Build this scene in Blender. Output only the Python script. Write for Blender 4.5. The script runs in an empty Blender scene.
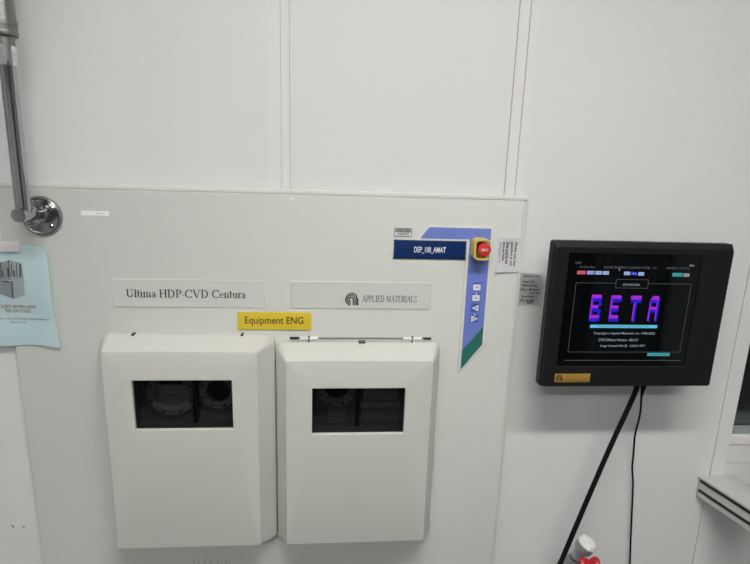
import bpy, bmesh, math, random
from mathutils import Vector, Matrix
random.seed(4)
C = bpy.context.scene
COL = C.collection
PI = math.pi

# ------------------------------------------------------------------ camera
CAM_D, CAM_H, FPX = 1.1, 1.6, 510.0
CR = Vector((0.99660839, -0.07649174, 0.03034348))
CU = Vector((-0.01279206, 0.22024786, 0.97536006))
CF = Vector((0.08129007, 0.97244017, -0.21852238))
cam = bpy.data.objects.new('camera', bpy.data.cameras.new('camera'))
COL.objects.link(cam)
cam.data.sensor_width = 36.0
cam.data.sensor_fit = 'HORIZONTAL'
cam.data.lens = FPX / 750 * 36.0
cam.data.clip_start = 0.02
cam.matrix_world = Matrix(((CR.x, CU.x, -CF.x, 0), (CR.y, CU.y, -CF.y, -CAM_D), (CR.z, CU.z, -CF.z, CAM_H), (0, 0, 0, 1)))
C.camera = cam

def at(px, py, out=0.0):
    """place measured in the photograph -> point on the plane `out` metres in front of the wall"""
    d = CF + CR * ((px - 375) / FPX) - CU * ((py - 282) / FPX)
    t = (CAM_D - out) / d.y
    return (d.x * t, -out, CAM_H + d.z * t)

# ------------------------------------------------------------------ materials
def mat(name, col, rough=0.5, metal=0.0, emit=None, estr=1.0, spec=0.5, bump=0.0, bscale=80.0, var=0.0, vscale=3.0, coat=0.0):
    m = bpy.data.materials.new(name); m.use_nodes = True
    nt = m.node_tree; b = nt.nodes['Principled BSDF']
    b.inputs['Base Color'].default_value = (*col, 1)
    b.inputs['Roughness'].default_value = rough
    b.inputs['Metallic'].default_value = metal
    b.inputs['Specular IOR Level'].default_value = spec
    if coat:
        b.inputs['Coat Weight'].default_value = coat
        b.inputs['Coat Roughness'].default_value = 0.08
    if emit:
        b.inputs['Emission Color'].default_value = (*emit, 1)
        b.inputs['Emission Strength'].default_value = estr
    tc = nt.nodes.new('ShaderNodeTexCoord')
    if bump:
        n = nt.nodes.new('ShaderNodeTexNoise'); n.inputs['Scale'].default_value = bscale
        n.inputs['Detail'].default_value = 3
        nt.links.new(tc.outputs['Object'], n.inputs['Vector'])
        bp = nt.nodes.new('ShaderNodeBump'); bp.inputs['Strength'].default_value = bump
        bp.inputs['Distance'].default_value = 0.002
        nt.links.new(n.outputs['Fac'], bp.inputs['Height'])
        nt.links.new(bp.outputs['Normal'], b.inputs['Normal'])
    if var:
        n = nt.nodes.new('ShaderNodeTexNoise'); n.inputs['Scale'].default_value = vscale
        n.inputs['Detail'].default_value = 2
        nt.links.new(tc.outputs['Object'], n.inputs['Vector'])
        mx = nt.nodes.new('ShaderNodeMix'); mx.data_type = 'RGBA'
        mx.inputs['A'].default_value = (*[c * (1 - var) for c in col], 1)
        mx.inputs['B'].default_value = (*[min(1, c * (1 + var)) for c in col], 1)
        nt.links.new(n.outputs['Fac'], mx.inputs['Factor'])
        nt.links.new(mx.outputs['Result'], b.inputs['Base Color'])
    return m

def glow(name, col, s=1.0):
    return mat(name, (0.01, 0.01, 0.01), 0.4, emit=col, estr=s)

M = {}
M['wall'] = mat('wall_vinyl', (0.73, 0.727, 0.722), 0.34, spec=0.35, bump=0.05, bscale=12, var=0.012)
M['seal'] = mat('sealant_grey', (0.40, 0.39, 0.37), 0.7, var=0.03)
M['box_paint'] = mat('box_paint', (0.50, 0.50, 0.485), 0.45, bump=0.05, var=0.04, vscale=14)
M['wall_grey'] = mat('far_wall_grey', (0.50, 0.50, 0.51), 0.5, var=0.02)
M['trim'] = mat('trim_vinyl', (0.75, 0.745, 0.73), 0.35, var=0.01)
M['floor'] = mat('floor_vinyl', (0.13, 0.13, 0.135), 0.35, var=0.06, vscale=6)
M['ceiling'] = mat('ceiling_tile', (0.75, 0.75, 0.74), 0.7, var=0.02)
M['panel'] = mat('panel_paint', (0.61, 0.625, 0.585), 0.42, spec=0.35, bump=0.08, bscale=500, var=0.012)
M['panel_edge'] = mat('panel_edge_paint', (0.72, 0.73, 0.69), 0.4, var=0.01)
M['plate'] = mat('nameplate_plastic', (0.612, 0.627, 0.587), 0.40, var=0.01)
M['cover'] = mat('cover_plastic', (0.595, 0.60, 0.555), 0.42, spec=0.4, bump=0.06, bscale=600, var=0.012)
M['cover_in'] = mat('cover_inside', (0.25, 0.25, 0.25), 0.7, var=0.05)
M['dark'] = mat('chamber_dark', (0.025, 0.025, 0.027), 0.6, var=0.2, vscale=20)
M['ring'] = mat('chamber_metal', (0.50, 0.50, 0.50), 0.5, 0.1, var=0.1, vscale=30)
M['bolt'] = mat('dark_bolt', (0.01, 0.01, 0.01), 0.4, var=0.1)
M['chrome'] = mat('chrome', (0.50, 0.49, 0.51), 0.09, 1.0, bump=0.02, bscale=20)
M['chrome2'] = mat('cast_chrome', (0.36, 0.36, 0.37), 0.22, 1.0, bump=0.1, bscale=60)
M['sleeve'] = mat('sleeve_metal', (0.24, 0.24, 0.23), 0.38, 0.75, var=0.03)
M['thread'] = mat('bright_thread', (0.85, 0.85, 0.85), 0.2, 1.0, var=0.02)
M['yellow'] = mat('yellow_plastic', (0.68, 0.51, 0.030), 0.5, var=0.02)
M['emo_y'] = mat('shroud_yellow', (0.72, 0.55, 0.12), 0.4, var=0.02)
M['red'] = mat('button_red', (0.62, 0.035, 0.03), 0.35, var=0.02)
M['valvered'] = mat('handle_red', (0.40, 0.012, 0.02), 0.3, var=0.05, vscale=30)
M['navy'] = mat('navy_plastic', (0.004, 0.027, 0.12), 0.4, spec=0.25, var=0.03)
M['navy_edge'] = mat('navy_edge', (0.02, 0.03, 0.07), 0.4, var=0.03)
M['blue'] = mat('blue_print', (0.16, 0.22, 0.60), 0.4, var=0.02)
M['keyblue'] = mat('key_blue', (0.07, 0.12, 0.50), 0.4, var=0.02)
M['green'] = mat('green_print', (0.025, 0.16, 0.13), 0.4, var=0.02)
M['cream'] = mat('cream_border', (0.72, 0.72, 0.66), 0.4, var=0.02)
M['key'] = mat('key_white', (0.75, 0.77, 0.82), 0.4, var=0.02)
M['ink'] = mat('ink', (0.03, 0.03, 0.035), 0.6, var=0.1)
M['ink_green'] = mat('ink_green', (0.015, 0.045, 0.05), 0.6, var=0.1)
M['ink_grey'] = mat('ink_grey', (0.055, 0.055, 0.065), 0.6, var=0.1)
M['ink_brown'] = mat('ink_brown', (0.07, 0.04, 0.015), 0.6, var=0.1)
M['ink_red'] = mat('ink_red', (0.26, 0.12, 0.12), 0.6, var=0.1)
M['ink_white'] = mat('ink_white', (0.85, 0.85, 0.88), 0.6, var=0.02)
M['paper'] = mat('note_paper', (0.94, 0.94, 0.95), 0.45, bump=0.03, bscale=30, var=0.01)
M['note_shaded'] = mat('shaded_note_paper', (0.66, 0.66, 0.67), 0.6, bump=0.1, bscale=30, var=0.02)  # the monitor's cast shadow is put into this paper colour
M['bluepaper'] = mat('blue_paper', (0.80, 0.95, 0.98), 0.5, bump=0.12, bscale=25, var=0.03, vscale=12)
M['tape'] = mat('white_tape', (0.93, 0.91, 0.90), 0.5, bump=0.2, bscale=90, var=0.02)
M['black'] = mat('monitor_black', (0.0075, 0.008, 0.0085), 0.5, spec=0.3, bump=0.06, bscale=700, var=0.05)
M['screen'] = mat('screen_glass', (0.0015, 0.0025, 0.003), 0.03, spec=0.5, var=0.02)
M['lcd'] = mat('screen_lcd', (0.003, 0.003, 0.004), 0.05, emit=(0.35, 0.4, 0.55), estr=0.004, spec=0.5)
M['gold'] = mat('gold_badge', (0.50, 0.30, 0.05), 0.35, 0.35, var=0.08, vscale=60)
M['cable'] = mat('cable_rubber', (0.004, 0.004, 0.004), 0.6, spec=0.15, var=0.1)
M['rod'] = mat('hinge_rod_metal', (0.20, 0.20, 0.19), 0.35, 0.7, var=0.05)
M['white_pl'] = mat('white_sleeve', (0.78, 0.78, 0.76), 0.45, var=0.01)
M['alu'] = mat('cast_aluminium', (0.36, 0.38, 0.39), 0.4, 0.6, bump=0.3, bscale=90, var=0.08, vscale=30)
M['steel'] = mat('bright_steel', (0.88, 0.88, 0.88), 0.35, 0.25, bump=0.1, bscale=60, var=0.06, vscale=30)
M['bag'] = mat('grey_print', (0.24, 0.28, 0.29), 0.6, var=0.1, vscale=60)
M['bag2'] = mat('light_print', (0.36, 0.40, 0.41), 0.6, var=0.1, vscale=60)
M['barplate'] = mat('tag_silver', (0.34, 0.34, 0.33), 0.4, 0.2, var=0.03)
M['cabinet'] = mat('far_cabinet', (0.20, 0.20, 0.205), 0.5, var=0.05)
M['cab2'] = mat('far_cabinet_dark', (0.05, 0.05, 0.055), 0.4, var=0.05)
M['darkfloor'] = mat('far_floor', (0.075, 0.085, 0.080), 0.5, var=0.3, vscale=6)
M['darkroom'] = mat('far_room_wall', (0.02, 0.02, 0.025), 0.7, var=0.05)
M['greenish'] = mat('far_equipment', (0.16, 0.19, 0.175), 0.5, var=0.15, vscale=9)
M['markgrey'] = mat('mark_grey', (0.30, 0.30, 0.30), 0.8, var=0.1)
M['lamp'] = mat('lamp_diffuser', (0.8, 0.8, 0.8), 0.5, emit=(1.0, 0.985, 0.95), estr=70.0)
M['lamp2'] = mat('lamp_diffuser_dim', (0.8, 0.8, 0.8), 0.5, emit=(1.0, 0.985, 0.95), estr=26.0)
M['lamp_fill'] = mat('lamp_diffuser_fill', (0.8, 0.8, 0.8), 0.5, emit=(0.95, 1.0, 0.97), estr=9.0)  # for the lamp added beyond the window
M['lamp_frame'] = mat('lamp_frame', (0.3, 0.3, 0.3), 0.5, var=0.01)
M['s_white'] = glow('glow_text', (0.48, 0.54, 0.62), 0.5)
M['s_dim'] = glow('glow_line', (0.30, 0.33, 0.36), 0.20)
M['s_mag'] = glow('glow_magenta', (0.30, 0.012, 0.56), 0.9)
M['s_blue'] = glow('glow_blue', (0.003, 0.0, 0.50), 0.9)
M['s_cyan'] = glow('glow_cyan', (0.10, 0.50, 0.68), 0.85)
M['s_teal'] = glow('glow_teal', (0.045, 0.38, 0.40), 0.75)
M['s_red'] = glow('glow_red', (0.70, 0.08, 0.13), 0.8)
M['s_lil'] = glow('glow_lilac', (0.36, 0.38, 0.90), 0.8)
M['s_pale'] = glow('glow_pale', (0.42, 0.55, 0.90), 0.75)
M['s_dark'] = mat('glow_dark_text', (0.01, 0.03, 0.06), 0.5, emit=(0.02, 0.08, 0.2), estr=0.15)

def glass_mat(name, tint, gloss_rough=0.03, ior=1.45):
    m = bpy.data.materials.new(name); m.use_nodes = True
    nt = m.node_tree; nt.nodes.clear()
    o = nt.nodes.new('ShaderNodeOutputMaterial'); mx = nt.nodes.new('ShaderNodeMixShader')
    t = nt.nodes.new('ShaderNodeBsdfTransparent'); t.inputs['Color'].default_value = (*tint, 1)
    g = nt.nodes.new('ShaderNodeBsdfGlossy'); g.inputs['Roughness'].default_value = gloss_rough
    fr = nt.nodes.new('ShaderNodeFresnel'); fr.inputs['IOR'].default_value = ior
    ge = nt.nodes.new('ShaderNodeNewGeometry'); sb = nt.nodes.new('ShaderNodeMath'); sb.operation = 'SUBTRACT'
    sb.inputs[0].default_value = 1.0; mu = nt.nodes.new('ShaderNodeMath'); mu.operation = 'MULTIPLY'
    nt.links.new(ge.outputs['Backfacing'], sb.inputs[1]); nt.links.new(sb.outputs[0], mu.inputs[0])
    nt.links.new(fr.outputs[0], mu.inputs[1]); nt.links.new(mu.outputs[0], mx.inputs[0]); nt.links.new(t.outputs[0], mx.inputs[1])
    nt.links.new(g.outputs[0], mx.inputs[2]); nt.links.new(mx.outputs[0], o.inputs[0])
    return m
M['tint'] = glass_mat('tinted_glass', (0.52, 0.53, 0.53), 0.05, 1.3)
M['glass'] = glass_mat('window_glass', (0.8, 0.83, 0.82), 0.02, 1.45)

# ------------------------------------------------------------------ mesh helpers
def box(bm, x0, x1, y0, y1, z0, z1, bev=0.0, seg=2):
    r = bmesh.ops.create_cube(bm, size=1.0, matrix=Matrix.Translation(((x0+x1)/2, (y0+y1)/2, (z0+z1)/2)) @ Matrix.Diagonal((abs(x1-x0), abs(y1-y0), abs(z1-z0), 1)))
    if bev:
        es = {e for v in r['verts'] for e in v.link_edges}
        bmesh.ops.bevel(bm, geom=list(es), offset=bev, segments=seg, affect='EDGES', profile=0.6)
    return bm

def prism(bm, pts, y0, y1):
    """polygon in the wall plane (x, z), between two depths"""
    a = [bm.verts.new((x, y0, z)) for x, z in pts]
    b = [bm.verts.new((x, y1, z)) for x, z in pts]
    n = len(pts)
    bm.faces.new(a); bm.faces.new(b[::-1])
    for i in range(n):
        bm.faces.new((a[i], b[i], b[(i+1) % n], a[(i+1) % n]))
    return bm

def frame_of(d):
    d = d.normalized()
    a = Vector((0, 0, 1)) if abs(d.z) < 0.9 else Vector((1, 0, 0))
    u = d.cross(a).normalized(); v = d.cross(u).normalized()
    return u, v

def lathe(bm, base, axis, prof, n=32):
    """prof = [(along, radius), ...]"""
    base = Vector(base); axis = Vector(axis).normalized(); u, v = frame_of(axis)
    rings = []
    for h, r in prof:
        r = max(r, 1e-5)
        rings.append([bm.verts.new(base + axis*h + (u*math.cos(2*PI*i/n) + v*math.sin(2*PI*i/n))*r) for i in range(n)])
    for a, b in zip(rings, rings[1:]):
        for i in range(n):
            bm.faces.new((a[i], a[(i+1) % n], b[(i+1) % n], b[i]))
    bm.faces.new(rings[0][::-1]); bm.faces.new(rings[-1])
    return bm

def tube(bm, pts, r, n=10, smooth=6):
    P = [Vector(p) for p in pts]
    if smooth and len(P) > 2:
        Q = []
        for i in range(len(P)-1):
            p0 = P[max(i-1, 0)]; p1 = P[i]; p2 = P[i+1]; p3 = P[min(i+2, len(P)-1)]
            for k in range(smooth):
                t = k/smooth
                Q.append(0.5*((2*p1) + (p2-p0)*t + (2*p0-5*p1+4*p2-p3)*t*t + (3*p1-p0-3*p2+p3)*t**3))
        Q.append(P[-1]); P = Q
    rings = []; u = None
    for i, p in enumerate(P):
        d = (P[min(i+1, len(P)-1)] - P[max(i-1, 0)]).normalized()
        if u is None: u, v = frame_of(d)
        else:
            u = (u - d*u.dot(d)).normalized(); v = d.cross(u)
        rings.append([bm.verts.new(p + (u*math.cos(2*PI*k/n) + v*math.sin(2*PI*k/n))*r) for k in range(n)])
    for a, b in zip(rings, rings[1:]):
        for k in range(n):
            bm.faces.new((a[k], a[(k+1) % n], b[(k+1) % n], b[k]))
    bm.faces.new(rings[0][::-1]); bm.faces.new(rings[-1])
    return bm

def annulus(bm, cx, cz, r0, r1, y0, y1, n=40, a0=0.0, a1=2*PI, sx=1.0):
    full = abs(a1-a0-2*PI) < 1e-6
    k = n if full else n+1
    ang = [a0 + (a1-a0)*i/n for i in range(k)]
    def ring(r, y): return [bm.verts.new((cx + sx*r*math.cos(t), y, cz + r*math.sin(t))) for t in ang]
    A, B, Cc, D = ring(r0, y0), ring(r1, y0), ring(r1, y1), ring(r0, y1)
    m = k if full else k-1
    for i in range(m):
        j = (i+1) % k
        for p, q in ((A, B), (B, Cc), (Cc, D), (D, A)):
            bm.faces.new((p[i], p[j], q[j], q[i]))
    if not full:
        bm.faces.new((A[0], B[0], Cc[0], D[0])); bm.faces.new((A[-1], D[-1], Cc[-1], B[-1]))
    return bm

def rrect(x0, x1, z0, z1, r, n=5):
    out = []
    for cx, cz, a in ((x1-r, z1-r, 0), (x0+r, z1-r, PI/2), (x0+r, z0+r, PI), (x1-r, z0+r, 1.5*PI)):
        for i in range(n+1):
            t = a + PI/2*i/n
            out.append((cx + r*math.cos(t), cz + r*math.sin(t)))
    return out

def skin_rings(bm, rings, close=False):
    V = [[bm.verts.new(p) for p in r] for r in rings]
    for a, b in zip(V, V[1:]):
        n = len(a)
        for i in range(n):
            bm.faces.new((a[i], a[(i+1) % n], b[(i+1) % n], b[i]))
    if close: bm.faces.new(V[-1])
    return V

WL = {}
def finish(name, bm, m, parent=None, smooth=True, angle=32, origin=None, mesh=None):
    if mesh is None:
        bmesh.ops.recalc_face_normals(bm, faces=bm.faces)
        mesh = bpy.data.meshes.new(name); bm.to_mesh(mesh); bm.free()
    mesh.name = name
    if m is not None:
        mesh.materials.clear(); mesh.materials.append(M[m] if isinstance(m, str) else m)
    if smooth and len(mesh.polygons):
        for p in mesh.polygons: p.use_smooth = True
        mesh.set_sharp_from_angle(angle=math.radians(angle))
    o = bpy.data.objects.new(name, mesh); COL.objects.link(o)
    if parent is not None:
        loc = WL[parent.name]
        mesh.transform(Matrix.Translation(-loc)); o.parent = parent
        WL[o.name] = loc
    else:
        if origin is None:
            vs = [v.co for v in mesh.vertices]
            origin = Vector([(min(v[i] for v in vs) + max(v[i] for v in vs))/2 for i in range(3)])
        origin = Vector(origin)
        mesh.transform(Matrix.Translation(-origin)); o.location = origin
        WL[o.name] = origin
    return o

def thing(name, label, cat, loc, group=None):
    o = bpy.data.objects.new(name, None); COL.objects.link(o)
    o.location = loc; o.empty_display_size = 0.05
    o['label'] = label; o['category'] = cat
    if group: o['group'] = group
    WL[o.name] = Vector(loc)
    return o

def tag(o, label, cat, group=None):
    o['label'] = label; o['category'] = cat
    if group: o['group'] = group
    return o

def structure(name, bm, m, smooth=False):
    o = finish(name, bm, m, smooth=smooth); o['kind'] = 'structure'
    return o

def text_mesh(txt, x0, x1, z0, z1, y, thick=0.0003, shear=0.0, bold=0.0, rot=0, mirror_fit=True):
    """letters of the built-in font, fitted into a box of the wall plane"""
    cu = bpy.data.curves.new('t', 'FONT'); cu.body = txt; cu.size = 1.0
    cu.shear = shear; cu.offset = bold; cu.extrude = 0.0; cu.resolution_u = 3
    to = bpy.data.objects.new('t', cu); COL.objects.link(to)
    bpy.context.view_layer.update()
    me = bpy.data.meshes.new_from_object(to.evaluated_get(bpy.context.evaluated_depsgraph_get()))
    bpy.data.objects.remove(to); bpy.data.curves.remove(cu)
    pts = [v.co.copy() for v in me.vertices]
    if rot == 90: pts = [Vector((-p.y, p.x, 0)) for p in pts]
    if rot == -90: pts = [Vector((p.y, -p.x, 0)) for p in pts]
    ax, bx = min(p.x for p in pts), max(p.x for p in pts)
    ay, by = min(p.y for p in pts), max(p.y for p in pts)
    for v, p in zip(me.vertices, pts):
        v.co = (x0 + (p.x-ax)/(bx-ax)*(x1-x0), y, z0 + (p.y-ay)/(by-ay)*(z1-z0))
    return me

def merge(meshes):
    bm = bmesh.new()
    for me in meshes: bm.from_mesh(me)
    return bm

def lettering(parent, name, txt, x0, x1, z0, z1, y, m, **k):
    me = text_mesh(txt, x0, x1, z0, z1, y, **k)
    if parent is None: return me
    return finish(name, None, m, parent, smooth=False, mesh=me)

# ---------------- serif letters drawn stroke by stroke (units of cap height)
TK, TN, SF = 0.17, 0.075, 0.16
def _q(a, b, w):
    d = Vector((b[0]-a[0], b[1]-a[1])); L = d.length or 1e-6
    n = Vector((-d.y, d.x))/L*w/2
    return [(a[0]+n.x, a[1]+n.y), (b[0]+n.x, b[1]+n.y), (b[0]-n.x, b[1]-n.y), (a[0]-n.x, a[1]-n.y)]
def stem(x, z0, z1, w=TK, s=3):
    out = [_q((x, z0), (x, z1), w)]
    if s & 1: out.append(_q((x-SF, z0+TN/2), (x+SF, z0+TN/2), TN))
    if s & 2: out.append(_q((x-SF, z1-TN/2), (x+SF, z1-TN/2), TN))
    return out
def arc(cx, cz, rx, rz, a0, a1, tk=TK, n=14):
    out = []
    for i in range(n):
        t0 = math.radians(a0+(a1-a0)*i/n); t1 = math.radians(a0+(a1-a0)*(i+1)/n)
        def p(t):
            w = TN + (tk-TN)*abs(math.cos(t))
            return [(cx+(rx+s*w/2)*math.cos(t), cz+(rz+s*w/2)*math.sin(t)) for s in (-1, 1)]
        a, b = p(t0), p(t1)
        out.append([a[0], a[1], b[1], b[0]])
    return out
def ln(*pw):
    w = pw[-1]; return [_q(a, b, w) for a, b in zip(pw[:-1], pw[1:-1])]
G = {
 'U': (stem(.2, .32, 1, s=2) + arc(.47, .32, .27, .3, 180, 360) + stem(.74, .32, 1, TN, 2), .98),
 'l': (stem(.16, 0, 1, s=1) + ln((.04, .97), (.16, .97), TN), .34),
 't': (stem(.16, .12, .88, s=0) + ln((.02, .64), (.34, .64), TN) + arc(.25, .12, .09, .1, 180, 330, .07), .38),
 'i': (stem(.15, 0, .66, s=1) + ln((.04, .64), (.15, .64), TN) + arc(.15, .9, .04, .04, 0, 360, .08), .34),
 'm': (stem(.16, 0, .66, s=1) + arc(.33, .45, .17, .2, 0, 160, .1) + stem(.5, 0, .46, s=1) + arc(.67, .45, .17, .2, 0, 160, .1) + stem(.84, 0, .46, s=1) + ln((.04, .64), (.16, .64), TN), 1.05),
 'a': (arc(.22, .47, .15, .17, 20, 170, .1) + stem(.38, .08, .5, s=0) + arc(.23, .19, .15, .17, 60, 330, .1) + ln((.36, .38), (.22, .34), TN) + ln((.38, .04), (.5, .04), TN), .52),
 'n': (stem(.16, 0, .66, s=1) + arc(.33, .45, .18, .2, 0, 160, .1) + stem(.51, 0, .46, s=1) + ln((.04, .64), (.16, .64), TN), .68),
 'u': (stem(.16, .2, .64, s=0) + arc(.31, .2, .16, .18, 180, 340, .1) + stem(.49, 0, .64, s=0) + ln((.04, .63), (.16, .63), TN) + ln((.38, .63), (.49, .63), TN) + ln((.49, .02), (.6, .02), TN), .66),
 'r': (stem(.16, 0, .66, s=1) + arc(.32, .45, .14, .19, 60, 160, .1) + arc(.37, .57, .03, .03, 0, 360, .07) + ln((.04, .64), (.16, .64), TN), .45),
 'e': (arc(.26, .33, .2, .31, 0, 320, .12) + ln((.08, .36), (.45, .36), TN), .54),
 'H': (stem(.2, 0, 1) + stem(.8, 0, 1) + ln((.2, .52), (.8, .52), TN), 1.0),
 'D': (stem(.2, 0, 1, s=0) + ln((.04, .98), (.42, .98), TN) + ln((.04, .02), (.42, .02), TN) + arc(.42, .5, .4, .475, -90, 90), 1.0),
 'P': (stem(.2, 0, 1, s=1) + ln((.04, .98), (.42, .98), TN) + ln((.2, .47), (.42, .47), TN) + arc(.42, .725, .22, .25, -90, 90), .76),
 '-': (ln((.06, .32), (.34, .32), .08), .4),
 'C': (arc(.5, .5, .42, .48, 42, 318) + ln((.83, .98), (.83, .7), TN), .92),
 'V': (ln((.16, .98), (.5, .02), TK) + ln((.84, .98), (.52, .02), TN) + ln((.0, .98), (.32, .98), TN) + ln((.7, .98), (1.0, .98), TN), 1.0),
 'A': (ln((.5, .98), (.84, .02), TK) + ln((.5, .98), (.16, .02), TN) + ln((.28, .35), (.7, .35), TN) + ln((.02, .02), (.3, .02), TN) + ln((.68, .02), (1.0, .02), TN), 1.0),
 'L': (stem(.2, 0, 1, s=2) + ln((.04, .02), (.76, .02), TN) + ln((.76, .02), (.8, .26), TN), .84),
 'I': (stem(.2, 0, 1), .42),
 'E': (stem(.2, 0, 1, s=0) + ln((.04, .98), (.74, .98), TN) + ln((.04, .02), (.78, .02), TN) + ln((.2, .52), (.6, .52), TN) + ln((.74, .98), (.75, .78), TN) + ln((.78, .02), (.82, .25), TN) + ln((.6, .4), (.6, .64), TN), .86),
 'M': (stem(.18, 0, 1, TN) + stem(.98, 0, 1) + ln((.2, .98), (.57, .04), TK) + ln((.57, .04), (.96, .98), TN), 1.2),
 'T': (stem(.42, 0, 1, s=1) + ln((.02, .98), (.82, .98), TN) + ln((.02, .98), (.03, .74), TN) + ln((.82, .98), (.81, .74), TN), .84),
 'R': (stem(.2, 0, 1, s=1) + ln((.04, .98), (.42, .98), TN) + ln((.2, .5), (.42, .5), TN) + arc(.42, .74, .2, .24, -90, 90) + ln((.4, .5), (.8, .02), TK) + ln((.72, .02), (.92, .02), TN), .9),
 'S': (arc(.34, .74, .24, .24, 30, 270, .11) + arc(.34, .26, .24, .24, -150, 90, .11) + ln((.57, .98), (.57, .74), TN) + ln((.09, .02), (.09, .26), TN), .68),
 ' ': ([], .38),
}
def serif(parent, name, txt, x0, x1, z0, z1, y, m, boost=1.0):
    adv = sum(G[c][1] for c in txt); bm = bmesh.new(); x = 0.0
    sx = (x1-x0)/adv; sz = z1-z0; k = 0
    for c in txt:
        for q in G[c][0]:
            k += 1
            f = bm.faces.new([bm.verts.new((x0+(x+px)*sx, y - 0.000002*(k % 7), z0+pz*sz)) for px, pz in q])
        x += G[c][1]
    me = bpy.data.meshes.new(name); bm.to_mesh(me); bm.free()
    return finish(name, None, m, parent, smooth=False, mesh=me)

def flat(bm, pts, y):
    bm.faces.new([bm.verts.new((x, y, z)) for x, z in pts]); return bm
def rect(bm, x0, x1, z0, z1, y):
    return flat(bm, [(x0, z0), (x1, z0), (x1, z1), (x0, z1)], y)
def B(): return bmesh.new()

# ================================================================== SETTING
RX0, RX1, RY, RZ = -2.6, 2.9, -4.2, 2.75
WX = 0.970                                        # start of the window post
structure('floor', box(B(), RX0-.1, RX1+.1, RY-.1, 0.06, -0.05, 0), 'floor')
structure('ceiling', box(B(), RX0-.1, RX1+.1, RY-.1, 0.06, RZ, RZ+.05), 'ceiling')
structure('wall_left', box(B(), RX0-.1, RX0, RY, 0, 0, RZ), 'wall_grey')
structure('wall_right', box(B(), RX1, RX1+.1, RY, 0, 0, RZ), 'wall_grey')
structure('wall_front', box(B(), RX0-.1, RX1+.1, RY-.1, RY, 0, RZ), 'wall_grey')
WIN_Z0, WIN_Z1, WIN_X0, WIN_X1 = 0.966, 1.42, 1.006, 2.3
bm = B()
box(bm, RX0-.1, WIN_X0-.01, 0, .06, 0, RZ)
box(bm, WIN_X0-.01, RX1+.1, 0, .06, 0, WIN_Z0-.022)
box(bm, WIN_X0-.01, RX1+.1, 0, .06, WIN_Z1+.01, RZ)
box(bm, WIN_X1+.01, RX1+.1, 0, .06, WIN_Z0-.022, WIN_Z1+.01)
structure('wall_back', bm, 'wall')
# joint covers between wall boards
def batten(name, x0, ridge, x1, line_right=True):
    bm = B(); zt = RZ
    for a, b, d in ((x0, ridge-.004, .0028), (ridge-.004, ridge+.004, .0058), (ridge+.004, x1, .0028)):
        box(bm, a, b, -d, 0, 0, zt)
    box(bm, x0+.003, x0+.006, -.0036, 0, 0, zt); box(bm, x1-.006, x1-.003, -.0036, 0, 0, zt)
    tr_ = structure(name, bm, 'trim')
    bm = B()
    box(bm, ridge-.0052, ridge-.0040, -.0034, 0, 0, zt)
    if line_right: box(bm, x1, x1+.0011, -.0012, 0, 0, zt)
    else: box(bm, x0-.0016, x0, -.0012, 0, 0, zt)
    finish('sealant', bm, 'seal', tr_, smooth=False)
batten('trim_1', -.136, -.1055, -.0935)
batten('trim_2', .3680, .3945, .4120, False)
bm = B()                                          # window post and rail below the window
box(bm, WX, WIN_X0-.0005, -.0035, 0, 0.0, WIN_Z1+.06, .0012)
t3 = structure('trim_3', bm, 'trim')
finish('sealant', box(B(), WX-.0013, WX, -.0010, 0, 0, WIN_Z1+.06), 'seal', t3, smooth=False)
bm = B()
box(bm, WIN_X0, WIN_X1+.04, -.0028, 0, .892, WIN_Z0-.024, .001)
structure('trim_4', bm, 'trim')
bm = B()
box(bm, WIN_X0-.002, WIN_X1, -.006, .05, WIN_Z0-.022, WIN_Z0+.002, .002)
box(bm, WIN_X0-.008, WIN_X0, .001, .05, WIN_Z0, WIN_Z1)
box(bm, WIN_X1, WIN_X1+.008, .001, .05, WIN_Z0, WIN_Z1)
box(bm, WIN_X0-.008, WIN_X1+.008, -.006, .05, WIN_Z1, WIN_Z1+.02, .002)
win = structure('window_1', bm, 'trim')
finish('pane', box(B(), WIN_X0, WIN_X1, .004, .008, WIN_Z0+.002, WIN_Z1), 'glass', win, smooth=False)
# the room seen through the window
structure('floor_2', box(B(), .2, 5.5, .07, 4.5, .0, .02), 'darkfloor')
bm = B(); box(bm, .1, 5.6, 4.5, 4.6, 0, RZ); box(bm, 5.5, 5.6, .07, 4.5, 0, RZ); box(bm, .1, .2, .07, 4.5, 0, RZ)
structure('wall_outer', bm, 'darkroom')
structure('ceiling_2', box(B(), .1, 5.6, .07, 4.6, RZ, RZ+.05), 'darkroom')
bk = thing('workbench', 'low grey bench seen through the dark glass of the window at the right', 'workbench', (2.6, 1.0, .02))
finish('bench_top', box(B(), 1.5, 4.6, .55, 1.5, .66, .70, .006), 'greenish', bk)
bm = B(); box(bm, 1.52, 4.5, .62, 1.45, .30, .33, .004); finish('shelf', bm, 'greenish', bk)
for lx in (1.55, 3.0, 4.5):
    for ly in (.6, 1.42):
        finish('leg', box(B(), lx-.02, lx+.02, ly-.02, ly+.02, .02, .66), 'cab2', bk, smooth=False)
finish('rail', box(B(), 1.5, 4.6, .53, .55, .60, .66, .003), 'panel', bk)

t = thing('blocker', 'black instrument added on the bench to darken the view through the window', 'blocker', (2.3, 1.2, .70))  # box added so the upper part of the window view is black
finish('case', box(B(), 1.70, 3.2, .98, 1.42, .70, 1.25, .01), 'cab2', t)
finish('front_plate', box(B(), 1.74, 3.16, .972, .98, .74, 1.20, .004), 'darkroom', t)
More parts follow.
